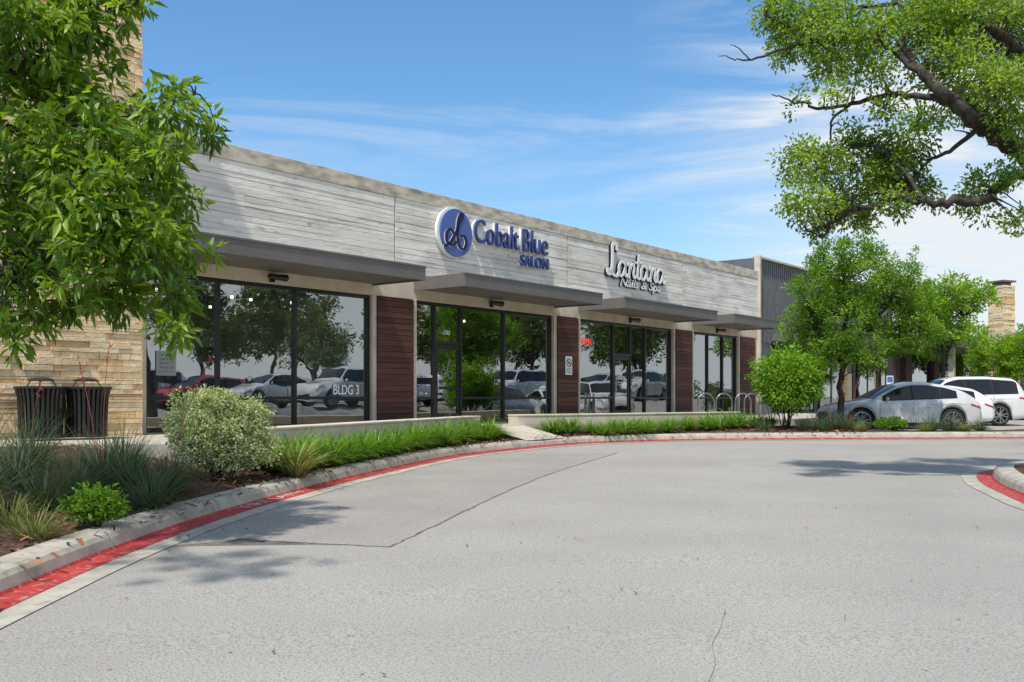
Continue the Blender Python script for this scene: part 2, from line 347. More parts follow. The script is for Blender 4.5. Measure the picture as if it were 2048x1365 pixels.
# resurfaced patch between the kerb and the seam
m_patch=M('asphalt_patch',(.385,.355,.315),(.33,.303,.27),scale=.8,rough=.92,bump=.7,bscale=75,dirt=((.19,.172,.155),62,.45,.70),bdist=.015)
out=[q for q in KP if 8.6<q[1]<21.5]; A_=cr_path(seamA,n=6)[::-1]; vv=[]
for i in range(24):
    u=i/23; a=np.array(out[int(u*(len(out)-1))])+np.array([.44,-.05]); b=A_[int(u*(len(A_)-1))]
    if i==0: a=np.array(gp(475,1078))
    for j in range(6): q=a+(b-a)*j/5; vv.append((q[0],q[1],zg(*q)+.002))
mb=MB(); mb.add(vv,[(i*6+j,i*6+j+1,(i+1)*6+j+1,(i+1)*6+j) for i in range(23) for j in range(5)]); mb.obj('road_patch',m_patch,kind='structure')
V=[];T=[];C=[]
for i in range(420):
    Z=5+R.rand()**1.3*22; x=-3+R.rand()*(.5*Z+3); 
    if R.rand()<.5: k=R.randint(60,len(KP)-30); q=KP[k]+np.array([.2+abs(R.normal())*.45,-abs(R.normal())*.2]); x,Z=q
    a=R.rand()*6.28; l=.008+.018*R.rand(); u=np.array([math.cos(a),math.sin(a),.3])*l; v_=np.array([-math.sin(a),math.cos(a),0])*l*.5; p=np.array([x,Z,zg(x,Z)+.016])
    b=len(V); V+=[p-u,p-v_,p+u,p+v_]; T+=[(b,b+1,b+2),(b,b+2,b+3)]; g=R.rand(); C+=[((.12,.09,.05) if g<.7 else (.5,.35,.12))]*4
trimesh('leaf_litter',V,T,C,M('litter',(1,1,1),rough=1,attr=True),kind='stuff')
# ---------------------------------------------------------------- text helpers
def textmesh(txt,wd=None,ht=None,ext=.02,off=0.,shear=0.,sp=1.0):
    cu=bpy.data.curves.new('t','FONT'); cu.body=txt; cu.extrude=ext; cu.offset=off; cu.shear=shear; cu.space_character=sp; cu.resolution_u=4
    o=bpy.data.objects.new('t',cu); COL.objects.link(o); bpy.context.view_layer.update()
    me=bpy.data.meshes.new_from_object(o.evaluated_get(bpy.context.evaluated_depsgraph_get())); bpy.data.objects.remove(o)
    v=np.empty(len(me.vertices)*3); me.vertices.foreach_get('co',v); v=v.reshape(-1,3)
    mn,mxx=v.min(0),v.max(0); sx=wd/(mxx[0]-mn[0]) if wd else 1; sy=ht/(mxx[1]-mn[1]) if ht else sx
    if not wd: sx=sy
    v[:,0]=(v[:,0]-mn[0])*sx; v[:,1]=(v[:,1]-mn[1])*sy; me.vertices.foreach_set('co',v.ravel()); me.update(); return me
def textobj(name,txt,mat,parent,loc,wd=None,ht=None,ext=.02,off=0,shear=0,rot=(math.pi/2,0,0),sp=1.0,**kw):
    me=textmesh(txt,wd,ht,ext,off,shear,sp); me.name=name; me.materials.clear(); me.materials.append(mat)
    return mk(name,me,parent,loc=loc,rot=rot,**kw)
def ribbon(mb,pts,wd,y0,y1,n=6,ox=0,oz=0,sc=1):
    p=cr_path(pts,n=n)*sc+np.array([ox,oz]); k=len(p); vs=[]
    for i in range(k):
        t=p[min(i+1,k-1)]-p[max(i-1,0)]; t/=np.linalg.norm(t)+1e-9; w_=wd*(.7+.5*abs(t[1]))
        r=np.array([-t[1],t[0]])*w_/2
        for q in (p[i]+r,p[i]-r): vs+=[(q[0],y0,q[1]),(q[0],y1,q[1])]
    fs=[(0,1,3,2),((k-1)*4,(k-1)*4+2,(k-1)*4+3,(k-1)*4+1)]
    for i in range(k-1):
        a=i*4;b=a+4; fs+=[(a,a+2,b+2,b),(a,b,b+1,a+1),(a+2,a+3,b+3,b+2),(a+1,b+1,b+3,a+3)]
    mb.add(vs,fs)
    for e in (p[0],p[-1]):
        m=10; c=[(e[0]+wd*.42*math.cos(2*math.pi*j/m),y0-.001,e[1]+wd*.42*math.sin(2*math.pi*j/m)) for j in range(m)]
        mb.add(c+[(q[0],y1,q[2]) for q in c],[tuple(range(m))]+[(j,j+m,(j+1)%m+m,(j+1)%m) for j in range(m)])
m_faded=M('faded_lettering',(.70,.50,.45),(.58,.28,.25),scale=14,rough=.8)
textobj('fire_lane_marking','FIRE LANE',m_faded,None,(-3.17,11.9,zg(-3,11.9)+.018),wd=1.9,ht=.16,ext=.0,off=.01,rot=(0,-.0125,math.radians(82.2)),kind='structure')
# ---------------------------------------------------------------- main building
def broot(name,**kw): return empty(name,loc=(P0[0],P0[1],0),rot=(0,0,TH),**kw)
B=broot('commercial_building',label='long single-storey board-formed concrete shop building with dark canopies',cat='building')
OP=[(10.75,16.87),(18.44,24.53),(25.96,32.05),(33.61,37.52)]
JT=[10.05,17.65,25.25,32.74,39.38]; Z0,ZH,ZB,ZC,ZT=.8,4.04,4.70,6.58,6.91
mb=MB(); mb.box(10.05,39.38,0,.3,ZH,ZB)
for a,b in OP:
    mb.box(a-.14,a,-.012,.3,Z0,ZH-.002); mb.box(b,b+.14,-.012,.3,Z0,ZH-.002)
mb.box(10.05,10.61,0,.3,Z0,ZH-.003)
mb.box(39.1,39.38,.01,9,Z0,ZB-.01); mb.box(10.05,39.38,9,9.3,Z0,ZC)
mb.obj('wall',m_cast,B,bevel=.006)
mb=MB(); mb.box(10.05,39.38,.012,.3,ZB,ZC,col=(.38,.36,.33))
for a,b in zip(JT[:-1],JT[1:]):
    z=ZB
    while z<ZC-.02:
        h=min(.095+R.rand()*.055,ZC-z); s=a+.022
        while s<b-.03:
            e=min(b-.022,s+1.6+R.rand()*3.0); 
            if b-e<.7:e=b-.022
            g=.86+.18*R.rand(); wv=R.rand()*.03; d=R.rand()*.012
            mb.box(s,e-.003,-.002-d,.05,z+.002,z+h-.002-(R.rand()<.35)*.008,col=(g,g*(1-wv*.4),g*(1-wv))); s=e
        z+=h
mb.obj('board_wall',m_board,B)
mb=MB()
for a,b in zip(JT[:-1],JT[1:]): mb.box(a+.008,b-.008,-.03,.35,ZC,ZT)
mb.box(10.1,39.3,.02,.33,ZC+.01,ZT-.02); mb.obj('parapet',m_cap,B,bevel=.01)
mb=MB(); mb.box(10.05,39.3,.31,9,6.2,6.3); mb.obj('roof',m_metal,B)
for k,(a,b) in enumerate([(16.87+.14,18.44-.14),(24.53+.14,25.96-.14),(32.05+.14,33.61-.14),(37.52+.14,39.1)]):
    mb=MB(); mb.box(a,b,.0,.28,Z0,ZH-.004,col=(.3,.3,.3)); z=Z0+.02
    while z<ZH-.03:
        h=min(.142,ZH-.01-z); g=.65+.75*R.rand(); mb.box(a+.002,b-.002,-.045-.004*R.rand(),-.001,z,z+h-.011,col=(g,g,g)); z+=h
    mb.obj('wood_cladding',m_wood,B)
for a,b in OP:
    mb=MB(); y=-1.75
    mb.box(a-.1,b+.06,y,y+.05,4.27,4.60); mb.box(a-.1,a-.05,y+.051,-.002,4.27,4.60); mb.box(b+.01,b+.06,y+.051,-.002,4.27,4.60)
    mb.box(a-.049,b+.009,y+.052,-.003,4.31,4.345); mb.box(a-.049,b+.009,y+.052,-.003,4.54,4.57)
    mb.box(a-.12,b+.08,y-.02,y+.03,4.57,4.615)
    mb.obj('canopy',m_metal,B,bevel=.004)
    c=(a+b)/2; mb=MB(); mb.box(c-.07,c+.07,-.03,-.001,4.07,4.25)
    mb.tube([(c,-.02,4.16),(c,-.14,4.17)],.02); mb.lathe([(.001,-.16),(.05,-.16),(.075,.0),(.10,.18),(.095,.18),(.001,.15)],n=16)
    L0=len(mb.v)-16*6
    for i in range(L0,len(mb.v)):
        x,yy,z=mb.v[i]; mb.v[i]=(c+z*1.4,-.19+yy,4.17+x*.8)
    mb.obj('wall_lamp',m_black,B)
def storefront(op,mull,door=None,rail=1.5):
    a,b=op; mb=MB(); y0,y1=.09,.20
    mb.box(a,b,y0,y1,ZH-.09,ZH-.001); mb.box(a,b,y0,y1,Z0+.001,Z0+.10)
    xs=[a]+mull+[b]
    for i,x in enumerate(xs):
        x0,x1=(x,x+.07) if i==0 else ((x-.07,x) if i==len(xs)-1 else (x-.035,x+.035)); mb.box(x0,x1,y0-.004,y1+.004,Z0+.1,ZH-.09)
    g=MB()
    for i in range(len(xs)-1):
        x0,x1=xs[i],xs[i+1]
        if door is not None and i==door:
            mb.box(x0+.036,x1-.036,y0,y1,2.93,3.01); g.add([(x0,.15,3.0),(x1,.15,3.0),(x1,.15,ZH-.05),(x0,.15,ZH-.05)],[(0,1,2,3)])
        else:
            mb.box(x0+.036,x1-.036,y0,y1,rail-.04,rail+.03); g.add([(x0,.15,Z0+.05),(x1,.15,Z0+.05),(x1,.15,ZH-.05),(x0,.15,ZH-.05)],[(0,1,2,3)])
    w_=g.obj('window',m_glass,B); mb.obj('window_frame',m_frame,w_,bevel=.003)
    if door is not None:
        x0,x1=xs[door]+.04,xs[door+1]-.04; d=MB()
        d.box(x0,x0+.09,.11,.17,Z0+.02,2.925); d.box(x1-.09,x1,.11,.17,Z0+.02,2.925); d.box(x0+.09,x1-.09,.112,.168,Z0+.02,Z0+.27); d.box(x0+.09,x1-.09,.112,.168,2.80,2.925); d.box(x0+.09,x1-.09,.112,.168,1.72,1.80)
        do=d.obj('door',m_frame,B,bevel=.003)
        q=MB(); q.add([(x0+.08,.14,Z0+.2),(x1-.08,.14,Z0+.2),(x1-.08,.14,2.85),(x0+.08,.14,2.85)],[(0,1,2,3)]); q.obj('door_glass',m_glass,do)
        q=MB(); q.tube([(x0+.05,.10,1.6),(x0+.05,.05,1.62),(x0+.05,.05,2.1),(x0+.05,.10,2.12)],.014); q.obj('handle',M('steel',(.6,.6,.6),rough=.3,metal=1),do,smooth=True)
storefront(OP[0],[12.5,14.56]); storefront(OP[1],[19.24,20.3,22.2],1); storefront(OP[2],[28.1,29.2,30.2],1); storefront(OP[3],[35.0,36.3])
m_in=M('interior_wall',(.62,.60,.55),(.55,.53,.48),rough=.9); m_fl=M('interior_floor',(.35,.30,.25),(.28,.24,.2),rough=.4)
mb=MB(); mb.box(10.3,39.2,.3,8.98,Z0-.05,Z0+.01,1); mb.box(10.3,39.2,.31,8.98,4.3,4.35,2); mb.box(10.3,39.2,7.5,7.6,Z0,4.3)
for s in (17.7,25.3,32.8): mb.box(s,s+.12,.4,7.5,Z0,4.3)
mb.obj('interior_room',[m_in,m_fl,M('ceiling',(.25,.25,.25))],B)
m_lamp=M('lamp_glow',(1,.93,.8),emit=5)
for s,y,z in [(12.2,2,3.9),(13.4,2.6,3.9),(14.2,2,3.9),(15.2,2.6,3.95),(16,2,3.9),(13,4.5,3.9),(15.4,4.6,3.9),(19.5,2.5,3.9),(23.2,2.5,3.9),(27,2.5,3.9)]:
    mb=MB(); mb.lathe([(.001,.045),(.035,.035),(.04,0),(.035,-.03),(.001,-.04)],(s,y,z),n=12); mb.tube([(s,y,z+.05),(s,y,4.3)],.008,6,mi=1); mb.obj('ceiling_lamp',[m_lamp,m_black],B)
m_oak=M('light_wood',(.45,.32,.2),(.36,.25,.15),rough=.5,stretch=(1,1,6))
for s in (12.1,14.4,23.4,31.2):
    mb=MB(); mb.box(s,s+1.6,1.5,1.9,Z0+.01,Z0+.06)
    for k in range(5): mb.box(s+.02,s+1.58,1.5,1.88,Z0+.3+k*.38,Z0+.33+k*.38)
    mb.box(s,s+.03,1.5,1.9,Z0+.06,Z0+2); mb.box(s+1.57,s+1.6,1.5,1.9,Z0+.06,Z0+2)
    for k in range(5):
        for j in range(9):
            g=random.choice([(.9,.9,.9),(.2,.2,.22),(.6,.4,.25),(.8,.8,.7)]); mb.box(s+.08+j*.165,s+.16+j*.165,1.55,1.65,Z0+.333+k*.38,Z0+.5+k*.38+.08*R.rand(),1,g)
    o=mb.obj('display_shelf',[m_oak,M('bottles',(1,1,1),attr=True,rough=.4)],label='open display shelf with small bottles inside the shop',cat='shelf',group='display shelves in the shops'); o.location=(P0[0],P0[1],0); o.rotation_euler=(0,0,TH)
# ---------------------------------------------------------------- window writing and signs
m_white=M('white_vinyl',(.9,.9,.9),rough=.5); m_blue=M('cobalt_letters',(.022,.045,.20),rough=.35,spec=.5); m_disc=M('emblem_blue',(.085,.14,.38),rough=.35)
m_navy=M('emblem_navy',(.008,.012,.055),rough=.4); m_wface=M('sign_white',(.85,.85,.83),rough=.4); m_bk=M('sign_black',(.01,.01,.012),rough=.4); m_pale=M('pale_vinyl',(.30,.31,.32),rough=.6)
m_back=M('sign_backing',(.80,.79,.76),rough=.5)
def sign(name,**kw): return broot(name,**kw)
S=sign('window_lettering',label='white vinyl building number lettering on the shop window',cat='lettering'); textobj('lettering','BLDG 3',m_white,S,(15.72,.12,1.575),wd=.82,ht=.24,ext=.002,off=.012)
S=sign('door_number',label='small white unit number above the shop door',cat='lettering'); textobj('lettering','100',m_white,S,(19.64,.132,3.2),wd=.24,ht=.13,ext=.001,off=.01)
S=sign('window_lettering',label='small white salon name and hours on the door sidelight',cat='lettering')
for k,(t,wd,h) in enumerate([('COBALT BLUE SALON',.66,.065),('Hair  Color  Style',.45,.05),('Mon - Sat',.3,.05)]): textobj('lettering',t,m_white,S,(18.52+(.66-wd)/2,.132,2.03-k*.22),wd=wd,ht=h,ext=.001,off=.01)
mb=MB()
EMB=([(-.50,-.42),(-.28,-.30),(-.06,-.02),(.12,.30),(.24,.50),(.14,.52),(.04,.30),(.02,-.05),(.08,-.34),(.26,-.42),(.38,-.24),(.30,-.06),(.14,-.08)],[(-.14,-.02),(-.26,.06),(-.42,-.06),(-.40,-.28),(-.22,-.36),(-.04,-.26)])
for st in EMB: ribbon(mb,[(a*.55,b*.55) for a,b in st],.02,.128,.132,ox=19.78,oz=2.25)
mb.obj('door_emblem',m_pale,S)
S=sign('window_lettering',label='white nail salon lettering on the glass door and window',cat='lettering')
textobj('lettering','Lantana',m_white,S,(28.3,.128,2.12),wd=.62,ht=.17,ext=.001,shear=.4,off=.01); textobj('lettering','Nails & Spa',m_white,S,(28.4,.128,1.98),wd=.45,ht=.08,ext=.001)
textobj('lettering','Lantana',m_white,S,(29.4,.132,2.12),wd=.62,ht=.17,ext=.001,shear=.4,off=.01)
S=sign('open_sign',label='oval red neon open sign in the shop window',cat='sign')
m_neon=M('neon_red',(.9,.10,.07),emit=.7); m_neonb=M('neon_blue',(.35,.40,.55),emit=.15)
textobj('lettering','OPEN',m_neon,S,(26.17,.125,3.22),wd=.62,ht=.22,ext=.006,off=-.01)
mb=MB(); mb.tube([(26.48+.44*math.cos(t),.128,3.33+.25*math.sin(t)) for t in np.linspace(0,2*math.pi,33)],.009,6); mb.obj('neon_ring',m_neonb,S)
S=sign('wall_notice',label='small white vertical no-smoking notice on the wood panelled pillar',cat='sign')
mb=MB(); mb.box(25.06,25.42,-.07,-.055,2.22,2.80); mb.obj('sign_panel',m_wface,S)
mb=MB(); mb.tube([(25.24+.12*math.cos(t),-.075,2.60+.12*math.sin(t)) for t in np.linspace(0,2*math.pi,25)],.013,6); mb.tube([(25.16,-.075,2.68),(25.32,-.075,2.52)],.012,6)
mb.box(25.18,25.30,-.074,-.072,2.585,2.615); mb.obj('prohibition_symbol',m_bk,S)
for k,t in enumerate(['NO SMOKING','WITHIN 15 FEET','OF ENTRANCE']): textobj('lettering',t,m_bk,S,(25.11,-.0725,2.39-k*.06),wd=.26,ht=.035,ext=.001)
S=sign('window_notice',label='white paper notice taped inside the shop window',cat='sign')
mb=MB(); mb.box(11.05,11.5,.128,.131,1.95,2.45); mb.obj('paper',m_pale,S)
for k in range(5): textobj('lettering',['HOURS','Tues 9 - 7','Wed 9 - 7','Thur 9 - 8','Fri 9 - 5'][k],m_bk,S,(11.12,.126,2.35-k*.085),wd=.3,ht=.04,ext=.0005)
S=sign('salon_sign',label='cobalt blue salon sign with round blue emblem and raised letters',cat='sign')
mb=MB(); cx,cz=19.80,5.95
mb.lathe([(.001,-.03),(.68,-.03),(.68,-.12),(.001,-.12)],(cx-.02,0,cz),n=48,axis='y'); mb.obj('emblem_backing',m_wface,S)
mb=MB(); mb.lathe([(.001,-.121),(.64,-.121),(.64,-.17),(.001,-.17)],(cx+.03,0,cz),n=48,axis='y'); mb.obj('emblem_disc',m_disc,S)
mb=MB()
for st in EMB: ribbon(mb,st,.085,-.176,-.171,ox=cx,oz=cz-.015)
mb.obj('emblem_outline',m_wface,S)  # white outline of the script, offset under the navy strokes
mb=MB()
for st in EMB: ribbon(mb,st,.085,-.19,-.177,ox=cx+.03,oz=cz)
mb.obj('emblem_script',m_navy,S)
for (t,s0,wd,z,h,of) in [('Cobalt',20.62,1.98,5.80,.66,.0),('Blue',22.80,1.24,5.80,.66,.0),('SALON',22.70,1.36,5.38,.33,.004)]:
    textobj('letter_backing',t,m_back,S,(s0-.04,-.05,z-.02),wd=wd+.05,ht=h+.03,ext=.03,off=.012)
    textobj('lettering',t,m_blue,S,(s0,-.13,z),wd=wd,ht=h,ext=.03,off=of)
S=sign('nail_salon_sign',label='white script nail salon sign letters with black edges',cat='sign')
GL={'a':([[(.78,.85),(.45,1.0),(.08,.78),(.0,.35),(.22,.02),(.52,.15),(.78,.6),(.86,1.0),(.80,.4),(.92,.04),(1.22,.22)]],1.18),
'n':([[(0,.85),(.14,1.0),(.2,.6),(.12,0)],[(.15,.25),(.38,.8),(.65,1.0),(.78,.75),(.7,.3),(.82,.03),(1.1,.22)]],1.08),
't':([[(.34,1.65),(.24,.9),(.16,.3),(.32,.02),(.66,.22)],[(-.12,1.12),(.2,1.1),(.62,1.18)]],.62),
'L':([[(.95,1.72),(.88,2.02),(.62,2.12),(.42,1.9),(.42,1.4),(.40,.8),(.30,.3),(.08,.02),(-.16,.10),(-.12,.32),(.14,.26),(.55,.02),(.95,-.02),(1.25,.28)]],1.22)}
for nm,wd,y0,y1,mat,ds in (('letter_backing',.115,-.10,-.02,m_bk,.02),('lettering',.092,-.125,-.101,m_wface,0)):
    mb=MB(); x=27.50+ds; sc=.50
    for ch in 'Lantana':
        st,ad=GL[ch]
        for p in st: ribbon(mb,[(a*1.03,b) for a,b in p],wd*(1 if ch!='L' else 1.35),y0,y1,ox=x,oz=5.60-ds,sc=sc)
        x+=ad*sc*1.0
    mb.obj(nm,mat,S)
textobj('letter_backing','Nails & Spa',m_bk,S,(28.23,-.05,5.17),wd=2.76,ht=.39,ext=.03,off=.012,shear=.3)
textobj('lettering','Nails & Spa',m_wface,S,(28.22,-.09,5.19),wd=2.74,ht=.38,ext=.008,off=.006,shear=.3)
# ---------------------------------------------------------------- stone tower
def stonecourses(mb,x0,x1,y,z0,z1,axis='x',sgn=1,big=1):
    z=z0
    while z<z1-.01:
        h=min((.045+.085*R.rand())*big,z1-z); s=x0
        while s<x1-.01:
            e=min(x1,s+(.2+.6*R.rand())*big); 
            if x1-e<.12:e=x1
            d=.01+.045*R.rand(); g=R.rand(); t=R.rand()
            c=np.array([.90,.66,.38])*(1-t)+np.array([.92,.76,.52])*t
            if R.rand()<.10:c=np.array([.74,.50,.26])
            c=tuple(c*(.84+.24*g))
            z_a,z_b=z+.003,z+h-.004
            if axis=='x': mb.box(s+.004,e-.004,y-d,y+.02,z_a,z_b,0,c)
            else: mb.box(y-.02 if sgn>0 else y-d,y+d if sgn>0 else y+.02,s+.004,e-.004,z_a,z_b,0,c)
            s=e
        z+=h
T=broot('stone_tower',label='tall tan stacked ledge stone tower at the building corner',cat='tower')
mb=MB(); mb.box(4,10.03,-1.0,3,.6,10.5,col=(.30,.21,.13)); stonecourses(mb,4,10.05,-1.0,.7,10.5); stonecourses(mb,-1.0,1,10.03,.7,10.5,'y'); mb.obj('stone_wall',m_stone,T)
mb=MB(); mb.box(3.9,10.15,-1.1,3.1,10.5,10.65); mb.obj('coping',m_cap,T)
# ---------------------------------------------------------------- ribbed building and low building beyond
B2=broot('ribbed_metal_building',label='dark grey vertically ribbed shop building with pale coping',cat='building')
mb=MB(); mb.box(39.4,58,.1,9,.8,7.5)
for s in np.arange(39.6,58,.22): mb.box(s,s+.11,.06,.1,3.9,7.49)
mb.obj('wall',M('ribbed_metal',(.16,.16,.17),(.13,.13,.14),rough=.5),B2)
mb=MB(); mb.box(39.385,39.52,-.12,.14,.8,7.58); mb.box(39.521,58,-.05,.3,7.5,7.58); mb.obj('coping',m_cast,B2)
mb=MB(); mb.box(41,57.5,-1.8,.05,4.0,4.3); mb.obj('canopy',m_metal,B2)
for a in (41.2,46.6,52.0):
    mb=MB(); mb.add([(a,.03,.95),(a+4.6,.03,.95),(a+4.6,.03,3.8),(a,.03,3.8)],[(0,1,2,3)]); wo=mb.obj('window',m_glass,B2)
    mb=MB(); 
    for x in (a-.06,a+1.5,a+3.05,a+4.6): mb.box(x,x+.07,.0,.09,.85,3.9)
    mb.obj('window_frame',m_frame,wo)
B3=broot('low_brick_building',label='low dark brick shop building with deep flat canopy',cat='building')
mb=MB(); mb.box(58.1,92,.2,9,.8,5.3); 
for s in (60,66,72,78,84,90): mb.box(s,s+1.2,-.1,.2,.8,4.2)
mb.obj('wall',M('dark_brick',(.12,.085,.075),(.07,.05,.045),scale=8,stretch=(1,1,4)),B3)
mb=MB(); mb.box(58.2,92.5,-3.2,1,4.4,4.85); mb.obj('canopy',m_metal,B3)
for s in (59,64,71,78,85,92):
    mb=MB(); mb.box(s,s+.35,-3.0,-2.7,.8,4.4); mb.obj('column',m_cast,B3)
for a in (61.25,67.25,73.25,79.25,85.25):
    mb=MB(); mb.add([(a,.15,.95),(a+4.7,.15,.95),(a+4.7,.15,4.1),(a,.15,4.1)],[(0,1,2,3)]); mb.obj('window',m_glass,B3)
C=empty('stone_chimney',label='stacked stone chimney tower with dark flat cap',cat='chimney',loc=(at(2003,700,58)[0],58,0),rot=(0,0,.45))
mb=MB(); mb.box(-.48,.48,-.48,.48,.5,8.1,col=(.25,.2,.14)); stonecourses(mb,-.5,.5,-.48,.6,8.1,big=1.8); stonecourses(mb,-.5,.5,-.48,.6,8.1,'y',-1,big=1.8); mb.obj('stone_wall',m_stone,C)
mb=MB(); mb.box(-.36,.36,-.36,.36,8.1,8.3); mb.box(-.56,.56,-.56,.56,8.3,8.4); mb.obj('chimney_cap',m_metal,C)
# ---------------------------------------------------------------- low walls
def lowwall(p,q,th,z0,z1,label):
    p=np.array(p);q=np.array(q); d=(q-p); ln=np.linalg.norm(d); mb=MB(); mb.box(0,ln,0,th,z0,z1-.05); mb.box(-.01,ln+.01,-.015,th+.01,z1-.05,z1)
    return mb.obj('low_wall',m_cast,label=label,cat='low wall',loc=(p[0],p[1],0),rot=(0,0,math.atan2(d[1],d[0])),bevel=.012)
lowwall((-4.0,14.6),(-.83,25.6),.4,.2,1.03,'low cast concrete seat wall behind the green strap-leaf plants')
lowwall((.15,25.55),(7.2,30.85),.42,.2,1.06,'low cast concrete wall beside the walkway gap')
# ---------------------------------------------------------------- street furniture
def bin_(loc):
    r=empty('litter_bin',label='black slatted steel litter bin with raised domed lid',cat='litter bin',group='pair of litter bins by the stone wall',loc=loc)
    mb=MB(); n=30
    for i in range(n):
        a=2*math.pi*i/n; c,s=math.cos(a),math.sin(a); prof=[(.33,.05),(.345,.5),(.36,.72),(.395,.86)]
        vs=[]
        for rr,z in prof:
            for (dr,dt) in ((0,-.022),(0,.022),(-.008,.022),(-.008,-.022)): vs.append(((rr+dr)*c-dt*s,(rr+dr)*s+dt*c,z))
        mb.add(vs,[(k*4+j,k*4+(j+1)%4,k*4+4+(j+1)%4,k*4+4+j) for k in range(3) for j in range(4)])
    mb.lathe([(.38,.84),(.41,.85),(.41,.885),(.37,.885)]); mb.lathe([(.335,.04),(.345,.04),(.345,.09),(.32,.09)])
    mb.obj('slatted_body',m_black,r)
    mb=MB(); mb.lathe([(.001,.06),(.29,.06),(.30,.84),(.28,.84),(.27,.2)]); mb.obj('liner',M('liner',(.006,.006,.006)),r)
    mb=MB(); mb.lathe([(.20,.98),(.205,.99),(.16,1.02),(.08,1.035),(.001,1.04)])
    for a in (0,2.1,4.2): mb.tube([(.28*math.cos(a),.28*math.sin(a),.85),(.18*math.cos(a),.18*math.sin(a),.99)],.01,6)
    mb.lathe([(.22,.87),(.36,.885),(.22,.89)]); mb.obj('lid',m_black,r,smooth=False); return r
for x in (82,172): p=at(x,880,16.1 if x==82 else 16.6); bin_((p[0],p[1],.80))
m_galv=M('galvanised_steel',(.28,.28,.28),rough=.4,metal=.9)
for i,(x,Z) in enumerate([(1412,33.2),(1448,33.6),(1486,34),(1504,34.8)]):
    p=at(x,820,Z); mb=MB(); pts=[(-.3,0,0),(-.3,0,.55)]+[(.3*-math.cos(t),0,.55+.3*math.sin(t)) for t in np.linspace(.2,math.pi-.2,9)]+[(.3,0,.55),(.3,0,0)]
    mb.tube(pts,.026,10); mb.lathe([(.001,.012),(.07,.012),(.07,0)],(-.3,0,0),n=12); mb.lathe([(.001,.012),(.07,.012),(.07,0)],(.3,0,0),n=12)
    mb.obj('bicycle_rack',m_galv,smooth=True,label='silver inverted-U steel bicycle hoop on the pavement',cat='bicycle rack',group='bicycle hoops in a row',loc=(p[0],p[1],.8),rot=(0,0,.25))
sg=empty('parking_sign',label='small blue and white accessible parking sign on a post',cat='sign',loc=(*at(1779,800,38)[:2],.45))
mb=MB(); mb.tube([(0,0,0),(0,0,1.9)],.03); mb.obj('post',m_galv,sg)
mb=MB(); mb.box(-.13,.13,-.05,-.035,1.45,1.9); mb.obj('sign_panel',m_wface,sg)
mb=MB(); mb.box(-.11,.11,-.056,-.051,1.64,1.87); mb.obj('symbol_panel',m_disc,sg)
# ---------------------------------------------------------------- cars
m_tyre=M('tyre',(.02,.02,.02),rough=.8); m_rim=M('rim',(.5,.5,.51),rough=.3,metal=.9); m_cg=M('car_glass',(.008,.009,.010),rough=.06,spec=.6)
m_tail=M('tail_lamp',(.35,.01,.01),rough=.15,coat=1); m_head=M('head_lamp',(.35,.36,.38),rough=.1,coat=1); m_trim=M('black_trim',(.02,.02,.02),rough=.5); m_chr=M('chrome_strip',(.6,.6,.6),rough=.2,metal=1)
def paint(n,c): return M(n,c,rough=.28,spec=.5,coat=1)
TYPES={'crossover':dict(L=4.75,W=.95,top=[(0,.62),(.05,.76),(.22,.88),(.6,.96),(1.25,1.05),(1.6,1.26),(2.05,1.49),(2.5,1.60),(3.0,1.605),(3.6,1.52),(4.15,1.34),(4.45,1.17),(4.62,1.04),(4.71,.92),(4.75,.8)],belt=[(0,.58),(1.25,.97),(4.2,1.08),(4.75,.9)],ax=(.93,3.77),r=.38,win=[(1.62,2.5),(2.56,3.38),(3.44,3.90)],ws=(1.30,2.08),rw=(3.88,4.44)),
'big_suv':dict(L=5.0,W=.98,top=[(0,.75),(.06,.95),(.2,1.08),(1.25,1.20),(1.6,1.45),(1.95,1.70),(2.4,1.82),(3.5,1.83),(4.5,1.76),(4.7,1.6),(4.9,1.2),(4.97,1.0),(5.0,.8)],belt=[(0,.7),(1.2,1.08),(4.7,1.16),(5.0,1.0)],ax=(.95,3.85),r=.39,win=[(1.6,2.6),(2.68,3.6),(3.68,4.55)],ws=(1.35,1.95),rw=(4.62,4.88)),
'hatch':dict(L=4.5,W=.91,top=[(0,.6),(.06,.74),(.25,.85),(1.15,1.0),(1.5,1.2),(2.0,1.43),(2.5,1.50),(3.1,1.49),(3.8,1.38),(4.2,1.15),(4.4,1.02),(4.5,.8)],belt=[(0,.6),(1.2,.92),(4.0,1.02),(4.5,.85)],ax=(.88,3.55),r=.34,win=[(1.5,2.4),(2.48,3.3),(3.38,3.75)],ws=(1.22,1.98),rw=(3.8,4.25))}
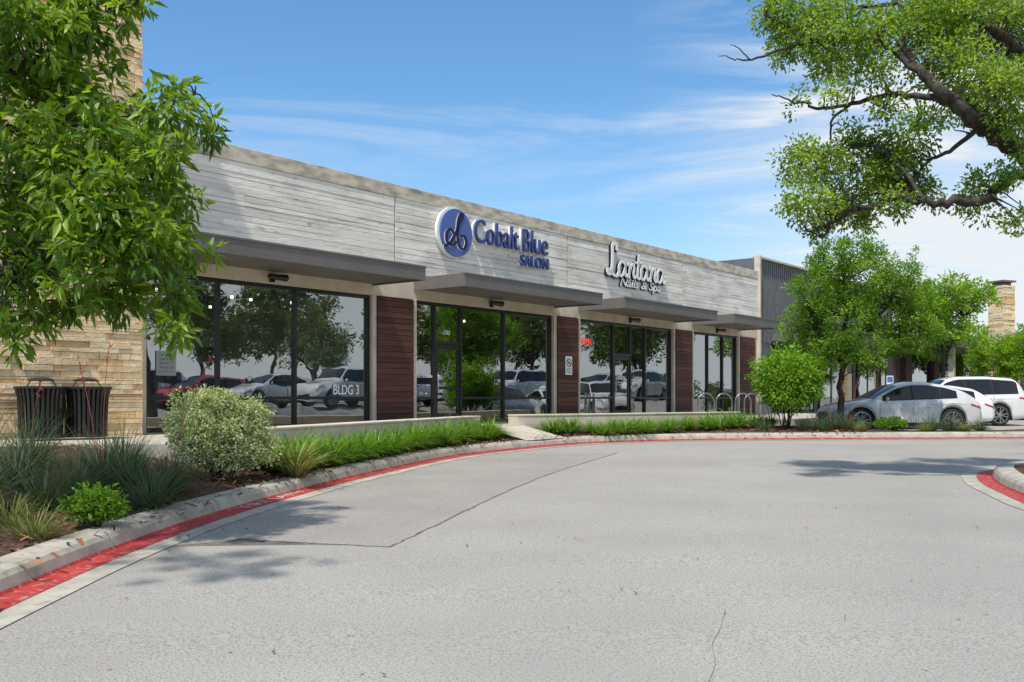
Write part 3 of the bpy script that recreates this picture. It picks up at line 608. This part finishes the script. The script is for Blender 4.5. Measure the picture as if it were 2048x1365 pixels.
def car(tp,pm,label,group='cars parked in the lot'):
    d=TYPES[tp]; Ln,Wm,r=d['L'],d['W'],d['r']; ar=r+.06; root=empty('parked_car',label=label,cat='car',group=group)
    f=lambda key,x: np.interp(x,[p[0] for p in d[key]],[p[1] for p in d[key]])
    def top(x): return np.mean([f('top',x+o) for o in (-.09,-.045,0,.045,.09)]) if .12<x<Ln-.1 else f('top',x)
    def sec(x):
        Wd=Wm*np.interp(x,[0,.08,.3,.8,1.4,Ln-1.2,Ln-.5,Ln-.12,Ln],[.72,.84,.93,.99,1,1,.97,.91,.80])
        t=top(x); b=min(f('belt',x),t-.10); zb=np.interp(x,[0,.15,.6,Ln-.6,Ln-.15,Ln],[.34,.26,.22,.22,.28,.40])
        for a in d['ax']:
            q=ar*ar-(x-a)**2
            if q>0: zb=max(zb,r+math.sqrt(q))
        wr=max(.3,Wd*.93-.44*max(0,t-b-.1)); m=zb+.06
        pts=[(Wd-.07,zb),(Wd-.02,m),(Wd+.005,max(m+.03,.42)),(Wd-.022,max(m+.05,.58)),(Wd+.004,max(m+.07,b-.17)),(Wd-.012,max(m+.08,b-.12)),(Wd-.05,b),(wr,t-.07),(wr-.05,t-.03),(wr-.14,t-.006),(wr*.5,t+.012),(0,t+.016)]
        return pts
    xs=sorted(set(list(np.arange(0,Ln+.001,.05))+[a+o*ar*.999 for a in d['ax'] for o in (-1,-.9,1,.9)]+[.02,Ln-.02])); k=len(sec(0)); mb=MB(); vs=[];fs=[]
    for x in xs:
        s=sec(x); vs+=[(x,-y,z) for y,z in s]+[(x,y,z) for y,z in s[-2::-1]]
    kk=2*k-1
    for i in range(len(xs)-1):
        for j in range(kk-1): a=i*kk+j; fs.append((a,a+kk,a+kk+1,a+1))
    mb.add(vs,fs); mb.add(vs[:kk],[tuple(range(kk))]); mb.add(vs[-kk:],[tuple(range(kk))[::-1]])
    mb.obj('body',pm,root,smooth=True)
    mb=MB(); mb.box(.25,Ln-.25,-Wm+.27,Wm-.27,.2,.85); mb.box(.1,Ln-.1,-Wm+.18,Wm-.18,.2,.3); 
    mb.obj('underbody',m_trim,root)
    def yz(x,z): s=sec(x); return np.interp(z,[p[1] for p in s],[p[0] for p in s])
    def side(name,x0,x1,lo,hi,mat,off=.007,par=root,n=10,m=6,both=True):
        for sg in ((-1,1) if both else (-1,)):
            mb=MB(); vs=[]
            for i in range(n+1):
                x=x0+(x1-x0)*i/n; a,b=lo(x),hi(x); b=max(b,a+.004)
                for j in range(m+1): z=a+(b-a)*j/m; vs.append((x,sg*(yz(x,z)+off),z))
            fs=[(i*(m+1)+j,(i+1)*(m+1)+j,(i+1)*(m+1)+j+1,i*(m+1)+j+1) for i in range(n) for j in range(m)]
            if sg>0: fs=[q[::-1] for q in fs]
            mb.add(vs,fs); o=mb.obj(name,mat,par,smooth=True)
            if name=='door':
                xh=x1-.2; zh=f('belt',xh)-.13; q=MB(); y=yz(xh,zh)+.03; q.tube([(xh-.1,sg*(y-.02),zh),(xh-.07,sg*y,zh),(xh+.07,sg*y,zh),(xh+.1,sg*(y-.02),zh)],.014,6); q.obj('handle',pm,o,smooth=True)
                q=MB(); a0=lambda x:max(.34,sec(x)[0][1]+.09)
                for xe in (x0-.006,x1+.006):
                    zz_=np.linspace(a0(xe),bel(xe)-.01,8); q.tube([(xe,sg*(yz(xe,z)+.002),z) for z in zz_],.007,4)
                q.obj('door_seam',m_trim,o)
    bel=lambda x:f('belt',x)
    w0,w1=d['win'][0][0],d['win'][-1][1]
    side('window_surround',w0-.03,w1+.03,lambda x:bel(x)+.02,lambda x:top(x)-.10,m_trim,off=.004,n=24)
    for a,b in d['win']: side('side_window',a,b,lambda x:bel(x)+.04,lambda x:top(x)-.12,m_cg,off=.010)
    for a,b in d['win'][:2]: side('door',a-.12 if a==d['win'][0][0] else a-.03,b+.02,lambda x:max(.34,sec(x)[0][1]+.09),lambda x:bel(x)+.0,pm,off=.006)
    side('sill_trim',d['ax'][0]+ar+.04,d['ax'][1]-ar-.04,lambda x:.225,lambda x:.33,m_trim,off=.008)
    side('headlight',.05,.5,lambda x:f('top',x)-.22+.02*x,lambda x:f('top',x)-.12,m_head,off=.01)
    side('taillight',Ln-.42,Ln-.04,lambda x:f('belt',x)-.16,lambda x:f('belt',x)-.10,m_tail,off=.01)
    for nm,(a,b) in (('windshield',d['ws']),('rear_window',d['rw'])):
        mb=MB(); vs=[];n=10;m=8
        for i in range(n+1):
            x=a+(b-a)*i/n; s=sec(x); w_=s[8][0]
            for j in range(m+1):
                y=-w_+2*w_*j/m; z=np.interp(abs(y),[p[0] for p in s[::-1][:6]],[p[1] for p in s[::-1][:6]]); vs.append((x,y,z+.012))
        mb.add(vs,[(i*(m+1)+j,(i+1)*(m+1)+j,(i+1)*(m+1)+j+1,i*(m+1)+j+1) for i in range(n) for j in range(m)]); mb.obj(nm,m_cg,root,smooth=True)
    mb=MB(); mb.box(-.012,.03,-.42,.42,.42,.66); mb.obj('grille',m_trim,root)
    for sg in (-1,1):
        x=d['win'][0][0]+.1; z=bel(x)+.08; y=yz(x,z); mb=MB(); mb.lathe([(.001,-.09),(.06,-.08),(.08,0),(.07,.06),(.001,.09)],n=12)
        mb.v=[(x+a*.6,sg*(y+.09)+b*.9,z+c*.75) for a,b,c in mb.v]; mb.obj('mirror',pm,root,smooth=True)
    for a in d['ax']:
        for sg in (-1,1):
            yo=sg*(Wm-.125); mb=MB(); mb.lathe([(r-.09,-.11),(r-.03,-.115),(r,-.08),(r,.08),(r-.03,.115),(r-.09,.11)],(0,0,0),32,'y'); wo=mb.obj('wheel',m_tyre,root,smooth=True,loc=(a,yo,r))
            mb=MB(); mb.lathe([(r-.11,sg*.06),(r-.08,sg*.108),(r-.105,sg*.112),(r-.115,sg*.02)],n=32,axis='y')
            mb.lathe([(.001,sg*.09),(.06,sg*.095),(.07,sg*.06)],n=16,axis='y')
            for q in range(10):
                t=2*math.pi*q/10+.3+(.10 if q%2 else -.10); c,s=math.cos(t),math.sin(t)
                v=[(R0*c-w0*s,sg*yy,R0*s+w0*c) for R0,w0,yy in ((.04,-.018,.09),(.04,.018,.09),(r-.10,.014,.105),(r-.10,-.014,.105),(.04,-.018,.05),(.04,.018,.05),(r-.10,.014,.05),(r-.10,-.014,.05))]
                mb.add(v,[(0,1,2,3),(3,2,1,0),(0,3,7,4),(1,5,6,2)])
            mb.obj('rim',m_rim,wo)
            mb=MB(); mb.lathe([(.001,sg*.03),(r-.10,sg*.03)],n=24,axis='y'); mb.obj('brake_disc',m_trim,wo)
    return root
c1=car('crossover',paint('paint_silver',(.58,.58,.57)),'silver crossover parked beside the planted island'); c1.location=(9.95,31.4,zg(12,31.4))
c2=car('hatch',paint('paint_white',(.80,.80,.80)),'white compact car parked in the row'); c2.location=(12.0,34.2,zg(12,34.2))
c3=car('big_suv',paint('paint_bone',(.70,.69,.67)),'large light-coloured four-wheel-drive parked in the row'); c3.location=(14.2,37.2,zg(12,37.2))
seq=[0,1,9,2,1,2,0,1,2,0,1]
for i,Y in enumerate(np.arange(11,44,3.05)):
    x=max(15.8,.55*Y+3.1); rz=.85+random.uniform(-.05,.05)
    if seq[i%11]==9:
        c4=car('hatch',paint('paint_red',(.38,.02,.02)),'red compact car parked across the lot'); c4.location=(x,Y,zg(x+2,Y)); c4.rotation_euler=(0,0,rz); continue
    c,l=[(c1,'silver crossover parked across the lot'),(c3,'large light-coloured four-wheel-drive parked across the lot'),(c2,'white compact car parked across the lot')][seq[i%11]]
    copytree(c,(x,Y,zg(x+2,Y)),1,rz,l)
# ---------------------------------------------------------------- trees
def pb(l,Z,dz=.6,k=1):
    out=[]
    for q in l:
        x,y,r=q[:3]; Zz=Z+(R.rand()-.5)*dz*2; rm=r/F*Zz; out.append((at(x,y,Zz),(rm,rm*1.2,rm*.9),max(3,int(k*(rm/.5)**2))))
    return out
bl=pb([(60,40,110),(170,30,95),(275,10,50),(50,190,120),(150,170,90),(130,290,110),(260,270,80),(335,225,50),(400,240,42),(350,175,30),(40,370,120),(190,400,110),(300,370,75),(365,420,50),(60,500,105),(180,520,100),(290,490,90),(385,510,42),(330,590,55),(60,600,80),(150,610,50),(350,650,38),(240,590,60),(20,670,40),(310,310,60),(230,440,80),(110,430,90)],9.3,.8,46)
bl+=[((-6,8,z),(1.6,1.6,1.3),60) for z in (4.5,6.2,7.8)]+[((-5,6.5,5.6),(1.4,1.4,.9),40),((-3.7,5.2,5.7),(1.0,.9,.5),30),((-6.8,10.5,6.5),(1.5,1.2,1.5),40)]
tb=(-6.7,8.6,.5)
limbs=[([tb,(-6.6,8.6,2.2),(-6.3,8.7,4),(-6,8.8,6),(-5.8,8.8,8.5)],.14,.05),
([(-6.5,8.65,2.6),at(-60,380,9.1),at(60,350,9.2),at(180,340,9.3),at(300,310,9.4)],.045,.012),
([(-6.6,8.6,2.0),at(-60,560,9.1),at(80,520,9.2),at(230,500,9.4),at(350,560,9.5)],.035,.010),
([(-6.4,8.7,3.6),at(-50,200,9.1),at(60,130,9.2),at(170,50,9.4),at(280,0,9.5)],.045,.012),
([(-6.3,8.7,4.0),at(60,260,9.3),at(200,240,9.3),at(330,210,9.4),at(400,190,9.4)],.03,.008),
([(-6.2,8.7,4.5),(-5,7,5.5),(-4,5.6,5.7),(-3.5,5.1,5.7)],.05,.02)]
tree('broadleaf_tree',limbs,bl,m_leafA,m_bark,dict(ln=.15,wd=.052,nl=16,cr=.10,droop=.40,tone=((.36,.50,.55),(1.75,1.45,1.0)),upbias=.8,shell=.2),'leafy young tree with long bright green drooping leaves',twigf=.7,twr=.007)
# live oak
DZ=2.7
def ao(x,y,Z): return at(x,y,Z+DZ)
obl=pb([(1560,20,50),(1600,70,65),(1640,130,50),(1700,60,75),(1730,140,50),(1820,60,95),(1900,130,75),(1985,60,100),(1990,180,85),(1860,240,40),(1800,290,60),(1700,290,42),(1640,330,50),(1600,300,32),(1610,400,52),(1690,400,62),(1770,370,62),(1850,380,42),(1960,390,50),(2030,330,40),(1770,210,32),(1670,190,26),(1560,105,25),(1640,450,32),(2040,440,32),(2040,140,70),(1590,200,20),(1730,440,28),(1930,10,60),(2040,10,60),(1760,330,60),(1950,210,45),(2030,250,45),(1870,20,60),(1640,30,50),(1580,340,30),(1800,400,35)],12.3+DZ,1.3,42)
obl+=[((12.5,16.5,9.5),(3.0,3.0,2.0),160),((13,20,8.5),(2.5,2.5,1.8),100),((11.2,17.5,7.0),(1.4,1.4,1.1),60)]
ol=[([(12.2,17.3,.3),(12.3,17.2,2.0),(11.8,16.9,3.8),(11.4,16.6,5.6),(11.5,16.5,8.5)],.32,.14),
([(11.7,16.9,3.9),ao(2140,400,13.2),ao(2045,300,12.0),ao(1970,250,11.4),ao(1905,205,11.2),ao(1860,160,11.3),ao(1800,90,11.8)],.20,.05),
([(11.8,16.9,3.7),ao(2150,380,13),ao(2050,345,12.1),ao(1960,400,11.6),ao(1870,405,11.5),ao(1770,400,11.8),ao(1690,430,12.1),ao(1640,470,12.3)],.11,.018),
([ao(1905,205,11.2),ao(1800,190,11.6),ao(1720,205,12.0),ao(1640,215,12.2),ao(1590,205,12.2),ao(1545,192,12.2)],.05,.008),
([ao(1860,160,11.3),ao(1760,90,11.8),ao(1670,80,12.1),ao(1580,95,12.1),ao(1500,120,12.1),ao(1440,112,12.1)],.05,.006),
([ao(1500,120,12.1),ao(1475,95,12.1),ao(1460,90,12.1)],.012,.004),
([ao(1850,405,11.5),ao(1800,330,11.9),ao(1740,290,12.1),ao(1670,300,12.4),ao(1610,310,12.3)],.04,.01),
([(11.4,16.6,5.6),ao(2080,120,12.5),ao(1980,60,12.0),ao(1880,30,12.1),ao(1780,10,12.5)],.09,.035),
([ao(1780,10,12.5),ao(1690,20,12.4),ao(1600,60,12.3),ao(1530,30,12.2)],.035,.008),
([ao(1700,210,12.1),ao(1665,240,12.3),ao(1660,290,12.3),ao(1640,340,12.3)],.025,.008),
([ao(1970,250,11.4),ao(1900,300,11.6),ao(1850,330,12.0),ao(1810,380,12.4)],.04,.01),
([(11.4,16.6,5.4),(12,18,7),(12.8,20,8.2)],.12,.05)]
tree('live_oak_tree',ol,obl,m_leafB,m_bark,dict(ln=.075,wd=.042,nl=36,cr=.18,droop=0,tone=((.45,.55,.5),(1.6,1.4,1.0)),upbias=.7,shell=.15),'large live oak with dark twisting limbs and small leaves',twigf=.6,twr=.010)
Ze=29.6
eb=pb([(1680,515,45),(1640,570,60),(1720,560,65),(1790,545,50),(1610,640,55),(1680,640,80),(1770,630,75),(1830,600,48),(1840,660,48),(1600,690,30),(1660,695,44),(1740,695,46),(1800,685,38),(1635,510,20),(1740,490,30)],Ze,1.0,27)
e0=at(1682,800,Ze); e0[2]=.5
tree('elm_tree',[([e0,at(1682,760,Ze),at(1686,700,Ze),at(1690,620,Ze),at(1685,540,Ze)],.11,.04),([at(1683,740,Ze),at(1710,680,Ze),at(1770,620,Ze),at(1800,560,Ze)],.05,.02),([at(1684,730,Ze),at(1650,680,Ze),at(1620,620,Ze)],.04,.02),([at(1688,690,Ze),at(1740,660,Ze),at(1830,640,Ze)],.04,.02)],eb,m_leafC,m_bark,dict(ln=.095,wd=.05,nl=36,cr=.17,tone=((.45,.55,.5),(1.7,1.5,1.0)),upbias=.6,shell=.3),'dense green elm growing in the planted island',twigf=.3,twr=.015)
def bgtree(leaf,label,nb=16,k=38,zlo=2.9):
    b=[]
    for i in range(nb):
        a=R.rand()*6.28; rr=R.rand()**.5*2.1; b.append(((rr*math.cos(a),rr*math.sin(a),zlo+R.rand()*3.2-rr*.3),(1.1,1.1,.85),k))
    h=zlo-2.9
    return tree('shade_tree',[([(0,0,0),(.05,0,1.5+h/2),(0,.1,3+h),(.1,0,5+h)],.16,.05),([(0,0,1.6+h),(.8,.3,2.8+h),(1.5,.6,4+h)],.08,.03),([(0,0,1.8+h),(-.8,-.3,3+h),(-1.6,-.4,4+h)],.08,.03)],b,leaf,m_bark,dict(ln=.18,wd=.10,nl=22,cr=.28,tone=((.45,.55,.5),(1.6,1.4,1.1)),shell=.3),label,twigf=.3,twr=.02,group='shade trees around the parking lot')
t1=bgtree(m_leafD,'bright green shade tree beside the parking lot',16,38,4.3)
t1.location=(*at(1885,760,48)[:2],.55); t1.scale=(.92,.92,.92)
for x,Z,s in [(1950,66,.78),(2000,54,.60),(2052,52,.60),(2100,62,.8)]:
    copytree(t1,(*at(x,780,Z)[:2],.4),s,R.rand()*6,'light green shade tree behind the parked cars')
t2=bgtree(m_leafE,'muted green shade tree across the parking lot',13,26,3.0); t2.location=(24,12,1.1)
for x,Z in [(1972,50),(2008,49),(2042,47)]: copytree(t2,(*at(x,780,Z)[:2],-.1),.42,R.rand()*6,'small muted green tree behind the parked cars')
for x,y,s in [(28,18,1.3),(25.5,24,.9),(31,30,1.2),(33,38,1.4),(36,46,1.4),(41,22,1.7),(46,36,1.8),(37,8,1.6),(28,4,1.2),(58,55,2.0)]:
    copytree(t2,(x,y,1.1),s,R.rand()*6,'muted green shade tree across the parking lot')
hb=[((46+R.rand()*6+abs(y-25)*.1,y,1.6+R.rand()*.4),(2.0,1.6,1.0),24) for y in np.arange(-6,66,2.4)]
(V,T_,C_),_=foliage(hb,ln=.28,wd=.16,nl=18,cr=.35,tone=((.45,.55,.5),(1.4,1.3,1.1)),shell=.5)
trimesh('hedge_row',V,T_,C_,m_leafE,kind='stuff',label='long green hedge beyond the parking lot',cat='hedge')
# ---------------------------------------------------------------- shrubs and clumps
def shrub(name,c,r,n,leaf,lp,label,stems=7,low=.15):
    c=np.array(c,float); root=empty(name,label=label,cat='shrub',loc=c); b=[]
    for i in range(18):
        d=unit(R.normal(size=3)); d[2]=abs(d[2])*(.9+low)-low; q=np.array([0,0,r[2]])+d*np.array(r)*.62*(.6+.4*R.rand()); b.append((q,np.array(r)*.42,n))
    (V,T,C),cc=foliage(b,**lp); k=V[:,2]<.02; V[k,2]=.02+.04*R.rand(k.sum()); mb=MB()
    for i in range(stems):
        a=R.rand()*6.28; e=cc[R.randint(len(cc))]; mb.tube([(.08*math.cos(a),.08*math.sin(a),-.05),(e[0]*.4,e[1]*.4,e[2]*.45),e],[.022,.014,.006],5)
    for e in cc[::3]: m=e*.6; m[2]=max(.1,e[2]*.6); mb.tube([m,e],[.006,.003],3,cap=False)
    mb.obj('stems',m_bark,root); trimesh('foliage',V,T,C,leaf,parent=root); return root
p=at(437,930,13.4); shrub('sage_shrub',(p[0],p[1],.42),(.88,.76,.66),46,m_sage,dict(ln=.045,wd=.028,nl=26,cr=.09,tone=((.5,.56,.6),(1.35,1.3,1.2)),upbias=.5,shell=.5),'rounded grey-green sage shrub in the mulch bed',12,low=.95)
p=at(1572,860,29.2); shrub('laurel_shrub',(p[0],p[1],.5),(1.28,1.2,1.38),50,m_leafD,dict(ln=.10,wd=.05,nl=20,cr=.19,tone=((.45,.58,.5),(1.5,1.35,1.1)),shell=.5),'rounded bright green multi-stem shrub in the island bed',12,low=.4)
p=at(190,1035,9.2); shrub('small_shrub',(p[0],p[1],bedz(p[0],p[1])),(.32,.28,.20),9,m_leafD,dict(ln=.055,wd=.03,nl=9,cr=.09,tone=((.4,.5,.5),(.95,.95,.9)),shell=.3),'small bright green leafy shrub near the kerb')
p=at(1785,852,29); shrub('small_shrub',(p[0],p[1],.52),(.5,.4,.2),14,m_leafC,dict(ln=.08,wd=.04,nl=16,cr=.1,shell=.3),'low dark green shrub by the parked car')
def clump(n,ln,wd,spread,droop,tone,mat,jit=.1,seg=5):
    a=R.rand(n)*6.283; l=ln*(.55+.5*R.rand(n)); e=spread*(R.rand(n)**.7); V=[];C=[]
    bx=np.stack([np.cos(a+.7*R.rand(n)),np.sin(a+.7*R.rand(n)),0*a],1)*jit*R.rand(n,1)
    h=np.stack([np.cos(a),np.sin(a),0*a],1); sd=np.stack([-np.sin(a),np.cos(a),0*a],1); w_=wd*(.6+.6*R.rand(n))
    t0,t1=np.array(tone[0]),np.array(tone[1]); c=(t0+(t1-t0)*R.rand(n,1))
    for k in range(seg+1):
        t=k/seg; hor=l*np.sin(e)*t+droop*l*t*t*.5; ver=l*np.cos(e)*t-droop*l*t*t*t*.55*np.sin(e+.3)
        p=bx+h*hor[:,None]; p[:,2]+=ver; ww=(w_*(1-t**2.5)*.5+.0006)[:,None]
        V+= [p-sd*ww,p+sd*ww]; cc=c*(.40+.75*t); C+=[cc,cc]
    V=np.stack(V,1).reshape(-1,3); C=np.stack(C,1).reshape(-1,3); m=2*(seg+1); base=np.arange(n)[:,None]*m; T=[]
    for k in range(seg):
        T+= [base+np.array([2*k,2*k+1,2*k+3]),base+np.array([2*k,2*k+3,2*k+2])]
    return V,np.concatenate(T),C
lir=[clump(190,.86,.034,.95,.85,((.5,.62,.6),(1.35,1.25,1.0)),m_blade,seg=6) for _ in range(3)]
def place(vtc,name,mat,loc,label,cat='plant',group=None,sc=1,key=None,cache={}):
    if key is not None and key in cache: o=mk(name,cache[key],None,label=label,cat=cat,group=group)
    else:
        o=trimesh(name,*vtc,mat,label=label,cat=cat,group=group); 
        if key is not None: cache[key]=o.data
    o.location=loc; o.scale=(sc,)*3; o.rotation_euler=(0,0,R.rand()*6.28); return o
ka=lambda u,v:(KA[int(u)]*(1-v)+IB[int(u),:2]*v)
gl='strap-leaf plants in the bed'
def onbed(Y,v):
    j=np.abs(KA[:,1]-Y); j[KA[:,0]>1.0]=99; u=int(j.argmin()); y0=KA[u,1]; q=ka(u,v); return q+np.array([.28,1])*(Y-y0)
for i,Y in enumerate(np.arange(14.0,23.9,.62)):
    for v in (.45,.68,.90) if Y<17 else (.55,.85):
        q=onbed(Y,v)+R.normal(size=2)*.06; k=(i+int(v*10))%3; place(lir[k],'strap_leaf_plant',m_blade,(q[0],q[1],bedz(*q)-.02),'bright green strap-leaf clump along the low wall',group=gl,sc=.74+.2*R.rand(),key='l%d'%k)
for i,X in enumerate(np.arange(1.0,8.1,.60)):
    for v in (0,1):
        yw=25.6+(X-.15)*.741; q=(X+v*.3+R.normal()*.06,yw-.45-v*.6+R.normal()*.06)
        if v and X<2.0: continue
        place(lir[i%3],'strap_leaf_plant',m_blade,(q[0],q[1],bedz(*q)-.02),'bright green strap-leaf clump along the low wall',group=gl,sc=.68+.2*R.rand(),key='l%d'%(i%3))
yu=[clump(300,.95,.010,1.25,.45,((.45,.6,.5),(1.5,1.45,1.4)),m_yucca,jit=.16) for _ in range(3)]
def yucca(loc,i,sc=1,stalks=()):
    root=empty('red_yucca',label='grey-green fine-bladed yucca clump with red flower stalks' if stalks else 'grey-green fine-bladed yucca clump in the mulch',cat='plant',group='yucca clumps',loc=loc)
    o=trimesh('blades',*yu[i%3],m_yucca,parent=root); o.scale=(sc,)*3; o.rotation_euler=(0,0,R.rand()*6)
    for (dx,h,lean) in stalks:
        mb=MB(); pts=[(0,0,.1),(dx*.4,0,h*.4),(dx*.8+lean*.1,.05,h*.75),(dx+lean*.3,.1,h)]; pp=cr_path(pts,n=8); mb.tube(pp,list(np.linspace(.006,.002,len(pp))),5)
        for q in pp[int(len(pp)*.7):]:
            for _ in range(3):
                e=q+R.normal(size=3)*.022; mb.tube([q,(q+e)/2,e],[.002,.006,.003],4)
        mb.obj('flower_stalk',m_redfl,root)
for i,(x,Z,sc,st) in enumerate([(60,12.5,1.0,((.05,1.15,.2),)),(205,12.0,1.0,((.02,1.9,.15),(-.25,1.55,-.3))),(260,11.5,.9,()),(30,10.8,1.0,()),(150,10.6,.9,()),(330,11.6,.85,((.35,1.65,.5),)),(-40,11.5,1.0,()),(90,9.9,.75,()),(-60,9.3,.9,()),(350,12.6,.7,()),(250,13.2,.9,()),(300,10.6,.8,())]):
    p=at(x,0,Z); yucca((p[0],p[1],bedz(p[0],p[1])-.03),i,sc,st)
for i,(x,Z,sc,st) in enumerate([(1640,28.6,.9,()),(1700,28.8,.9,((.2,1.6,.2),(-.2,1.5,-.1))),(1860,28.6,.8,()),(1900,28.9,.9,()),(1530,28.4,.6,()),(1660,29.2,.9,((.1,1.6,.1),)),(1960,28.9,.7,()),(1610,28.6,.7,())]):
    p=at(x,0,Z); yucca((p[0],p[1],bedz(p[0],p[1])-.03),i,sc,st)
stw=clump(200,.42,.007,.9,.6,((.6,.6,.5),(1.3,1.25,1.)),m_straw,jit=.15)
for x,Z in [(20,8.9),(70,8.5),(-40,9.3),(1850,28.3),(1930,28.4),(1720,28.2)]:
    p=at(x,0,Z); place(stw,'ornamental_grass',m_straw,(p[0],p[1],bedz(p[0],p[1])-.02),'pale fine ornamental grass tuft near the kerb',group='grass tufts',key='st')
p=at(590,0,14.2); place(clump(150,.95,.028,.85,.6,((.5,.6,.6),(1.35,1.25,1.0)),m_straw,seg=6),'strap_leaf_plant',m_straw,(p[0],p[1],bedz(p[0],p[1])-.02),'yellow-green strap-leaf clump at the end of the low wall',group=gl,sc=.95)
